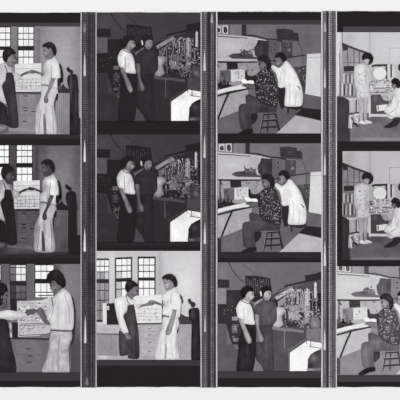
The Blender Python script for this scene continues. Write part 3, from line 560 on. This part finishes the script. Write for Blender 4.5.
# ------------------------------------------------------------ scene B: man on a stool at a bench, colleague in a white coat
def bench(rect, label, off, tmap):
    F = Frame(rect, label, None, off, tmap)
    a, b, c, d = (215, 138, .1627), (268, 138, .1627), (215, 198, .1627), (268, 198, .1627)
    A, B = (215.5, 138, .165), (215.5, 200, .165)
    F.add('wall', R(205, 130, 330, 262), 128, st=[(310, 155, 10, 14, -6), (300, 185, 6, 10, 10), (262, 150, 8, 5, 6)], sp=2)
    F.add('wall_area', Q(a, 0, 96, 290, 112, 290, 240, 0, 240), 186, st=[(232, 165, 12, 5, 12), (255, 160, 5, 6, -8)])
    F.add('wall_area', Q(a, 0, 245, 330, 245, 330, 400, 0, 400), 166)
    # upper shelf with books
    bk = F.add('book_row', Q(a, 0, 25, 186, 25, 186, 96, 0, 86), 140)
    for k in range(9):
        F.add('book', Q(a, 106 + k * 9, 28, 113.5 + k * 9, 28, 113.5 + k * 9, 93 + k, 106 + k * 9, 92 + k), 104 + (k * 37) % 38, bk)
    F.add('picture_card', [Q(a, 24, 36, 58, 36, 58, 82, 24, 80), Q(a, 66, 34, 102, 34, 102, 86, 66, 84)], 196, bk)
    F.add('card_figure', [Q(a, 30, 58, 44, 46, 54, 60, 50, 76, 32, 74), Q(a, 74, 44, 92, 42, 98, 70, 88, 82, 76, 76)], 84, bk, sm=True)
    F.add('dark_binder', Q(a, 186, 30, 214, 30, 214, 96, 186, 96), 66, bk)
    sf = F.line('upper_shelf', Q(a, -6, 90, 120, 98, 220, 106, 338, 128), 1.3, 196)
    F.line('shelf_shadow', Q(a, -6, 97, 120, 105, 220, 112), .8, 78, sf)
    F.line('shelf_bracket', Q(a, 200, 96, 260, 96, 338, 118) + Q(b, 60, 120, 110, 132), 1.3, 62, sf)
    # dark board and panels behind
    F.add('dark_board', Q(a, 286, 122, 338, 128) + Q(b, 34, 128, 30, 220, 20, 262) + Q(a, 330, 250, 290, 240, 266, 214, 262, 170, 276, 150), 76, sm=False, st=[(270, 165, 4, 6, -14), (264, 170, 2, 6, 12)])
    cb = F.add('storage_crate', Q(b, 72, 56, 128, 54, 176, 62, 176, 82, 208, 86, 212, 132, 150, 128, 76, 122), 74, st=[(290, 152, 4, 2, 14)])
    F.line('crate_slats', [Q(b, 78, y, 205, y + 8) for y in (74, 90, 106)], .5, 56, cb, stuff=True)
    F.add('relay_panel', Q(b, 26, 128, 92, 130, 88, 230, 24, 236), 112)
    F.add('relay_panel', Q(b, 102, 134, 172, 138, 170, 232, 106, 230), 92)
    F.add('dial', [Q(b, x - 9, y - 9, x + 9, y - 9, x + 9, y + 9, x - 9, y + 9) for x, y in ((64, 150), (62, 184), (140, 152), (150, 186))], 150, None, sm=True)
    F.add('dial_face', [Q(b, x - 5, y - 5, x + 5, y - 5, x + 5, y + 5, x - 5, y + 5) for x, y in ((64, 150), (62, 184), (140, 152))], 50, None, sm=True)
    F.line('wall_pipe', Q(b, 120, 238, 180, 226, 252, 216), 1.0, 50)
    F.line('hanging_wire', smooth(Q(b, 150, 130, 200, 130, 226, 170, 236, 230, 230, 280))[:16], .5, 96)
    F.add('floor_equipment', Q(b, 180, 290, 256, 282, 256, 402) + Q(d, 240, 90, 232, 60) + Q(b, 206, 330), 84)
    F.specks('equipment_parts', Q(b, 190, 292, 254, 288, 250, 400, 220, 350), 24, .8, 140, None)
    # lower shelf with an instrument
    s2 = F.add('lower_shelf', Q(a, -6, 228, 120, 236, 270, 238, 290, 248, 284, 258, 180, 254, -6, 252), 190)
    F.line('shelf_shadow', Q(a, 20, 258, 140, 260, 282, 258), 1.4, 52, s2)
    ins = F.add('bench_instrument', Q(a, 102, 222, 128, 208, 178, 204, 186, 188, 250, 192, 256, 226, 290, 232, 290, 242, 130, 238), 92, st=[(245, 173, 4, 1.5, -26), (255, 170, 3, 1.4, 24)])
    F.specks('instrument_knobs', Q(a, 186, 192, 250, 194, 254, 216, 190, 214), 14, .6, 170, ins)
    F.specks('loose_parts', Q(a, 180, 174, 270, 180, 280, 200, 180, 192), 12, .8, 84, ins)
    # clutter under the shelf
    F.line('stand_rod', [Q(a, 32, 262, 30, 380), Q(a, 30, 262, 46, 290)], 1.0, 66)
    F.add('dark_carton', Q(a, 94, 264, 160, 262, 162, 300, 96, 306), 56)
    F.add('grey_carton', Q(a, 52, 312, 96, 308, 118, 312, 118, 384, 56, 388), 118, st=[(226, 192, 1.6, 2, -40)])
    pc = F.add('pale_carton', Q(a, 118, 308, 204, 302, 206, 372, 120, 380), 204, st=[(236, 196, 3, 4, 8)])
    F.specks('carton_marks', Q(a, 128, 314, 196, 310, 196, 364, 128, 368), 12, .7, 120, pc)
    F.specks('wall_clutter', Q(a, 165, 264, 270, 262, 270, 330, 210, 330), 18, .8, 138, None)
    F.add('dark_bottle', Q(a, 204, 318, 216, 312, 222, 340, 250, 348, 268, 352, 262, 380, 208, 374), 56)
    for k, (x, y, w_, h_, tn) in enumerate([(14, -14, 10, 60, 60), (34, -34, 8, 86, 74), (56, 4, 14, 48, 42), (80, -22, 9, 64, 66), (100, 14, 14, 38, 46)]):
        F.add('reagent_bottle', Q(c, x - w_ * .4, y, x + w_ * .4, y, x + w_ * .4, y + h_ * .3, x + w_, y + h_ * .42, x + w_, y + h_, x - w_, y + h_, x - w_, y + h_ * .42, x - w_ * .4, y + h_ * .3), tn)
    F.add('clutter_tray', Q(c, -6, 40, 60, 34, 122, 30, 108, 56, 60, 66, -6, 84), 50)
    F.specks('bottle_glints', Q(c, 8, -20, 100, -20, 100, 50, 8, 60), 16, .6, 134, None)
    # bench
    F.add('floor_area', Q(c, 0, 236, 60, 226, 190, 180, 260, 180, 340, 150) + Q(d, 327, 150, 340, 345) + Q(c, 0, 345), 118, st=[(232, 245, 10, 6, 8), (300, 230, 12, 6, -10)], sp=2)
    bf = F.add('bench_front', Q(c, -6, 100, 110, 74, 226, 48, 222, 160, 190, 180, 50, 236, -6, 250), 170, st=[(245, 222, 8, 5, 8), (222, 222, 4, 8, 14)])
    bt = F.add('bench_top', Q(c, -6, 74, 70, 54, 186, 28, 228, 36, 226, 50, 110, 68, -6, 98), 216, lab='pale bench top with dark edge')
    F.line('bench_edge', Q(c, -6, 110, 106, 80, 226, 54), 1.7, 52, bt)
    F.line('bench_leg', Q(c, 108, 76, 74, 150, 38, 244), 1.9, 50, bt)
    F.add('floor_box', Q(c, -6, 236, 38, 250, 38, 345, -6, 345), 62)
    F.add('open_papers', Q(a, 178, 368, 200, 364, 268, 376, 262, 392, 240, 396, 192, 388), 234)
    # right side: board on easel, mat, white table
    F.add('grey_floor_panel', Q(d, 246, 84, 345, 96, 345, 185, 232, 172), 116)
    eb = F.add('white_board', Q(b, 262, 210, 345, 205) + Q(d, 345, 104, 250, 86), 208, st=[(316, 190, 4, 12, 6)], lab='tall blank white board leaning at right')
    F.line('board_edge', [Q(b, 262, 210, 345, 205), Q(b, 263, 232, 345, 228)], .5, 168, eb)
    F.add('dark_mat', Q(d, 236, 172, 345, 182, 345, 248, 262, 230, 188, 214), 50)
    F.add('white_table', Q(d, 190, 218, 260, 232, 345, 252, 345, 345, 55, 345), 182, st=[(306, 246, 8, 6, 8)], lab='pale table corner in the foreground')
    # colleague in a white coat
    w1 = person(F, [Q(b, 66, 230, 96, 228, 112, 252, 106, 284, 80, 290, 60, 270), Q(b, 18, 250, 34, 234, 62, 236, 66, 256, 50, 270, 26, 272)], 138, 'colleague in a long white coat leaning over the seated man', st=[(281, 180, 2, 3, 20)])
    F.add('skirt_shadow', [Q(d, 84, 40, 132, 40, 130, 110, 124, 172, 100, 178, 84, 120), Q(d, 122, 160, 216, 162, 238, 140, 232, 176, 200, 186, 150, 176, 150, 206, 140, 206, 138, 176)], 56, w1)
    F.add('white_coat', Q(b, 40, 288, 54, 276, 84, 294, 108, 280, 128, 252, 148, 262, 176, 300, 198, 336, 218, 384, 230, 420) + Q(d, 236, 90, 232, 150, 210, 164, 124, 160, 128, 80, 126, 46, 100, 50, 84, 40, 82, 10) + Q(b, 70, 330, 50, 308), 228, w1, sm=True, st=[(295, 195, 4, 6, 6), (303, 215, 2, 8, -10), (288, 195, 1.6, 10, -16), (284, 188, 3, 3, 6), (298, 212, 1.0, 12, -12)])
    F.line('coat_fold', [Q(b, 110, 300, 96, 350, 104, 400), Q(d, 150, 20, 156, 80, 150, 156), Q(d, 196, 70, 190, 158)], .45, 176, w1)
    F.line('coat_pocket', Q(d, 200, 38, 214, 48, 220, 62), .9, 90, w1)
    F.face(w1, 282.6, 180.4, 3.6, -1, 138, .35)
    F.add('hair', Q(b, 62, 226, 74, 207, 98, 196, 122, 210, 136, 238, 130, 252, 112, 256, 104, 240, 90, 230, 72, 232), 40, w1, sm=True)
    F.add('held_instrument', Q(b, 24, 242, 44, 248, 66, 244, 66, 252, 30, 256), 54, w1)
    # stool
    st = F.add('wooden_stool', [ribbon(Q(c, 322, 176, 310, 260, 296, 326), 1.9), ribbon(Q(d, 60, 165, 74, 240, 90, 312), 1.9), ribbon(Q(c, 350, 180, 344, 320), 1.2), Q(c, 312, 172, 400, 168, 400, 182, 312, 186)], 60, lab='wooden stool with turned rungs')
    F.line('leg_highlight', [Q(c, 318, 180, 306, 260, 293, 326)], .6, 150, st)
    F.line('rung', [Q(c, 318, 212, 400, 208), Q(c, 308, 252, 406, 246), Q(c, 302, 294, 412, 286)], 1.5, 52, st)
    F.line('rung_light', [Q(c, 318, 206, 396, 202), Q(c, 314, 244, 400, 238)], .5, 150, st)
    # seated man
    p = person(F, [Q(A, 284, 250, 306, 240, 334, 256, 336, 290, 318, 312, 296, 306, 284, 284), Q(A, 180, 398, 214, 384, 262, 392) + Q(B, 262, 40, 222, 42, 196, 28, 180, 26)], 120, 'seated man in a dark patterned shirt bent over the bench', st=[(266, 184, 3, 3, 26), (248, 204, 5, 3, -8)])
    F.add('trousers', Q(B, 204, 84, 226, 76, 270, 96, 330, 130, 392, 150, 380, 186, 300, 184, 246, 200, 240, 290, 208, 296, 172, 278, 162, 200, 164, 146, 184, 132, 206, 128), 90, p, sm=True, st=[(246, 232, 3, 10, 8), (255, 222, 8, 2, 12), (268, 228, 6, 3, -14), (252, 240, 1.5, 8, -10)])
    F.add('far_leg', Q(B, 236, 196, 272, 192, 276, 220, 256, 248, 240, 252), 58, p, sm=True)
    F.add('shoe', Q(B, 146, 322, 176, 300, 206, 286, 244, 284, 248, 308, 214, 316, 180, 330, 150, 332), 42, p, sm=True)
    F.add('shirt', Q(A, 204, 342, 240, 340, 264, 334, 296, 306, 336, 302, 370, 322, 388, 380) + Q(B, 396, 40, 394, 148, 340, 146, 290, 120, 268, 92, 262, 40) + Q(A, 250, 366, 212, 368), 66, p, sm=True, st=[(270, 205, 4, 8, 10)], sp=1.8)
    sp = smooth(Q(A, 268, 336, 300, 312, 336, 308, 366, 326, 384, 380) + Q(B, 390, 40, 388, 142, 340, 138, 294, 114, 274, 80, 268, 20))
    F.specks('shirt_print', sp, 95, .62, 150, p)
    F.specks('shirt_print', sp, 45, .5, 190, p)
    F.line('sleeve_edge', [Q(A, 268, 340, 262, 380) + Q(B, 268, 30, 300, 60), Q(A, 300, 330, 320, 400)], .7, 40, p)
    F.face(p, 266.4, 182.6, 4.4, -1, 118, .45)
    F.add('hair', Q(A, 276, 252, 282, 228, 304, 214, 334, 220, 354, 244, 358, 286, 344, 312, 332, 296, 328, 270, 314, 256, 296, 248), 48, p, sm=True, st=[(272, 178, 3, 3, 10)])
    return F

bench((217.7, 24.6, 321.3, 133.4), 'topmost frame of the third strip: seated man and white-coated colleague at a bench', (-3.5, -118), lambda t: 33 + 200 * (max(t - 34, 0) / 205) ** 1.3)
bench((217.7, 143.4, 321.3, 251.9), 'middle frame of the third strip: seated man and white-coated colleague at a bench', (0, 0), lambda t: 34 + 204 * (max(t - 34, 0) / 205) ** 1.2)
bench((336.9, 266.4, 441.5, 374.8), 'bottom frame of the right strip: man in patterned shirt seated at a bright bench', (118.8, 120), lambda t: 34 + 208 * (max(t - 34, 0) / 205) ** .74)

# ------------------------------------------------------------ scene D: standing woman and crouching colleague by a machine
def machine(rect, label, off, tmap):
    F = Frame(rect, label, None, off, tmap)
    a, b = (334, 28, .165), (334, 80, .165)
    F.add('wall', R(330, 24, 450, 150), 198, st=[(350, 36, 5, 8, -12), (370, 40, 2, 30, -10), (395, 50, 8, 10, 8), (345, 60, 8, 20, -20)], sp=2)
    F.line('wall_joint', [Q(a, 216, 20, 218, 210), Q(a, 334, 120, 334, 220), Q(a, 334, 122, 480, 120)], .6, 168)
    F.add('pillar', Q(a, 12, 18, 48, 18, 50, 340) + Q(b, 40, 104, 12, 104), 206, st=[(338, 60, 1, 40, 16), (341.2, 78, .8, 20, -70), (340, 50, 2, 8, -20), (339.6, 88, 1, 8, -50)], sp=1.0)
    F.line('pillar_edge', [Q(a, 48, 18, 50, 100, 54, 333), Q(a, 34, 150, 36, 333)], .8, 84)
    F.add('floor_area', Q(b, 90, 200, 660, 200, 660, 385, 90, 385), 118, st=[(375, 120, 10, 3, -20), (380, 139, 30, 1.2, 34), (395, 128, 8, 4, -16), (365, 130, 8, 6, 6)], sp=1.8)
    # shelving at left
    sh = F.add('wall_shelving', Q(a, 50, 92, 90, 112, 200, 148, 200, 340) + Q(b, 130, 110, 20, 110) + Q(a, 50, 340), 152, st=[(345, 78, 4, 4, -10), (356, 66, 4, 6, 24)])
    F.line('shelf_rail', Q(a, 50, 96, 84, 110, 124, 126, 160, 138, 200, 152), 2.1, 68, sh)
    F.add('shelf_block', Q(a, 50, 96, 84, 104, 84, 134, 54, 138), 62, sh)
    for x in (82, 120, 152):
        F.line('upright', Q(a, x, 128, x + 2, 228), .8, 92, sh)
    F.line('shelf_board', [Q(a, 54, 208, 170, 212), Q(a, 54, 268, 130, 272), Q(b, 20, 98, 130, 100)], .8, 120, sh)
    F.add('dark_jar', [Q(a, 58, 232, 120, 230, 122, 262, 60, 264)], 60, sh)
    for k in range(8):
        F.add('bottle', Q(a, 56 + k * 12, 276 + (k % 3) * 6, 64 + k * 12, 276 + (k % 3) * 6, 65 + k * 12, 333, 55 + k * 12, 333), (196, 110, 180, 84)[k % 4], sh)
    for k in range(9):
        F.add('bottle', Q(b, 34 + k * 12, 10 + (k * 7) % 22, 42 + k * 12, 12 + (k * 7) % 22, 43 + k * 12, 94, 33 + k * 12, 94), (120, 206, 74, 170)[k % 4], sh)
    F.add('dark_cabinet', Q(b, 14, 100, 60, 104, 92, 124, 98, 390, 14, 390), 66, st=[(342, 112, 4, 6, 10)])
    F.add('pedal_stand', [Q(b, 90, 212, 128, 196, 152, 214, 150, 240, 110, 262, 96, 296, 86, 290), Q(b, 96, 126, 130, 124, 132, 190, 98, 196)], 176, None, st=[(352, 116, 2, 2, -90), (355, 124, 2, 3, -80), (352, 105, 1, 4, 24)])
    F.line('stool_frame', [Q(b, 92, 222, 152, 206), Q(b, 96, 230, 106, 294), Q(b, 110, 244, 150, 262), Q(b, 118, 214, 146, 250)], 1.1, 222)
    F.line('stool_shadow', [Q(b, 98, 204, 150, 196), Q(b, 116, 262, 148, 282), Q(b, 106, 232, 132, 268), Q(b, 134, 120, 134, 196)], 1.2, 56)
    # machine
    mc = F.add('laboratory_machine', Q(a, 226, 226, 322, 218, 400, 222, 470, 230, 470, 340) + Q(b, 470, 160, 340, 205, 214, 205, 214, 0) + Q(a, 226, 333), 184, st=[(372, 84, 5, 3, -20), (382, 86, 5, 3, 20), (392, 74, 3, 6, 20)], sp=1.7)
    F.line('machine_top', Q(a, 228, 234, 246, 228, 322, 226), 2.2, 62, mc)
    F.line('machine_top_light', Q(a, 246, 238, 304, 236), 1.1, 226, mc)
    F.line('machine_post', [Q(a, 316, 226, 318, 310), Q(a, 346, 222, 346, 300)], 1.6, 76, mc)
    F.line('machine_post_light', [Q(a, 332, 222, 332, 310), Q(a, 358, 230, 358, 290)], 1.0, 216, mc)
    ctr = (379.6, 73.6); F.add('round_screen', [(ctr[0] + 6.9 * math.cos(k * math.pi / 12), ctr[1] + 6.7 * math.sin(k * math.pi / 12)) for k in range(24)], 222, mc, lab='bright round screen')
    F.line('screen_rim', [[(ctr[0] + 6.9 * math.cos(k * math.pi / 12), ctr[1] + 6.7 * math.sin(k * math.pi / 12)) for k in range(25)]], .5, 130, mc)
    F.line('control_bar', [Q(b, 218, 10, 330, 6), Q(b, 240, 52, 340, 46), Q(b, 216, 78, 330, 74)], .9, 116, mc)
    F.specks('controls', R(369, 80, 391, 93), 30, .8, 96, mc)
    F.specks('controls_light', R(369, 80, 391, 93), 34, .9, 226, mc)
    F.add('machine_cavity', Q(b, 222, 90, 282, 88, 292, 110, 334, 130, 330, 204, 222, 204), 84, mc, st=[(375, 98, 2, 3, 26), (383, 106, 3, 3, 40)])
    F.line('machine_leg', Q(b, 214, 90, 216, 226), 1.5, 212, mc)
    F.line('machine_foot', Q(b, 216, 214, 334, 216), 2.4, 208, mc)
    F.add('white_carton', Q(b, 256, 156, 318, 148, 322, 182, 260, 190), 222, mc)
    F.add('carton_mark', Q(b, 262, 160, 270, 160, 270, 184, 264, 184), 60, mc)
    F.add('hand_tool', Q(b, 288, 100, 312, 94, 330, 112, 326, 128, 302, 124), 186, mc, sm=True)
    F.add('edge_head', [(401.5 + 3.6 * math.cos(k * math.pi / 8), 67.5 + 4.4 * math.sin(k * math.pi / 8)) for k in range(16)], 56)  # dark head of another person at the right edge
    # crouching colleague
    p2 = person(F, [Q(b, 336, 130, 352, 116, 372, 122, 366, 140, 344, 146), Q(b, 352, 20, 376, 20, 380, 44, 362, 52, 350, 40)], 132, 'crouching colleague in a white coat beside the machine')
    F.add('trousers', Q(b, 360, 232, 420, 222, 420, 250, 372, 272, 352, 250), 60, p2)
    F.add('shoe', Q(b, 300, 286, 336, 262, 372, 240, 392, 262, 368, 282, 330, 290), 50, p2, sm=True)
    F.line('coat_back', Q(b, 380, 50, 374, 90), .5, 90, p2)
    F.add('white_coat', Q(b, 372, 48, 396, 40, 440, 60, 490, 150, 480, 220, 420, 226, 372, 226, 346, 236, 324, 228, 318, 204, 302, 190, 316, 156, 340, 136, 352, 104, 362, 70), 222, p2, sm=True, st=[(393, 108, 3, 5, 6), (390, 104, 1.5, 3, -22), (388, 115, 1.5, 3, -18), (396, 98, 1.2, 6, -22)])
    F.face(p2, 394.6, 85.6, 2.8, -1, 130, .3)
    F.line('coat_fold', [Q(b, 356, 106, 344, 140, 322, 160), Q(b, 392, 120, 380, 170, 340, 200), Q(b, 330, 206, 350, 222), Q(b, 366, 84, 356, 108)], .5, 126, p2)
    F.add('hair', Q(a, 348, 318, 366, 302, 392, 312, 404, 336) + Q(b, 402, 40, 390, 52, 378, 44, 374, 26, 356, 24, 344, 12), 42, p2, sm=True)
    # standing woman
    p1 = person(F, [Q(a, 176, 194, 196, 186, 214, 192, 218, 210, 202, 222, 186, 214), Q(b, 144, 110, 170, 110, 170, 180, 176, 236, 170, 250, 154, 246, 150, 180), Q(b, 180, 108, 206, 106, 198, 180, 196, 238, 206, 250, 184, 250, 178, 180)], 190,
                'standing woman in a pale patterned short dress and white shoes', st=[(362, 110, 1, 8, 16), (367, 112, 1, 8, 10)])
    F.add('dress', Q(a, 124, 238, 146, 220, 176, 212, 204, 224, 216, 250, 218, 300, 212, 336) + Q(b, 214, 60, 216, 106, 178, 112, 140, 114, 132, 60, 122, 20) + Q(a, 118, 290), 208, p1, sm=True, st=[(366, 80, 1.4, 12, -24), (360, 76, 3, 8, 10), (358, 88, 2, 6, -12)])
    dp = Q(a, 132, 240, 170, 220, 206, 236, 208, 330) + Q(b, 208, 100, 146, 106, 134, 30)
    F.specks('dress_print', dp, 40, .6, 164, p1)
    F.specks('dress_print', dp, 24, .5, 234, p1)
    F.face(p1, 366.6, 62.0, 2.8, 1, 170, .7)
    F.add('hair', Q(a, 168, 182, 176, 160, 200, 148, 224, 156, 238, 180, 234, 206, 220, 220, 202, 222, 212, 210, 216, 196, 206, 188, 190, 188, 176, 196), 40, p1, sm=True)
    F.add('shoe', [Q(b, 152, 252, 166, 242, 190, 256, 206, 266, 180, 270, 156, 264), Q(b, 184, 248, 200, 244, 228, 254, 230, 262, 204, 264)], 232, p1, sm=True)
    return F

machine((336.9, 32.4, 441.5, 141.4), 'topmost frame of right strip: woman standing and colleague crouching by a round screen', (0, 0), lambda t: t * .97)
machine((342.4, 151.2, 441.5, 260.0), 'middle, greyer frame of right strip: woman standing and colleague crouching by a round screen', (0, 119.6), lambda t: 36 + 186 * (max(t - 34, 0) / 205) ** 1.3)
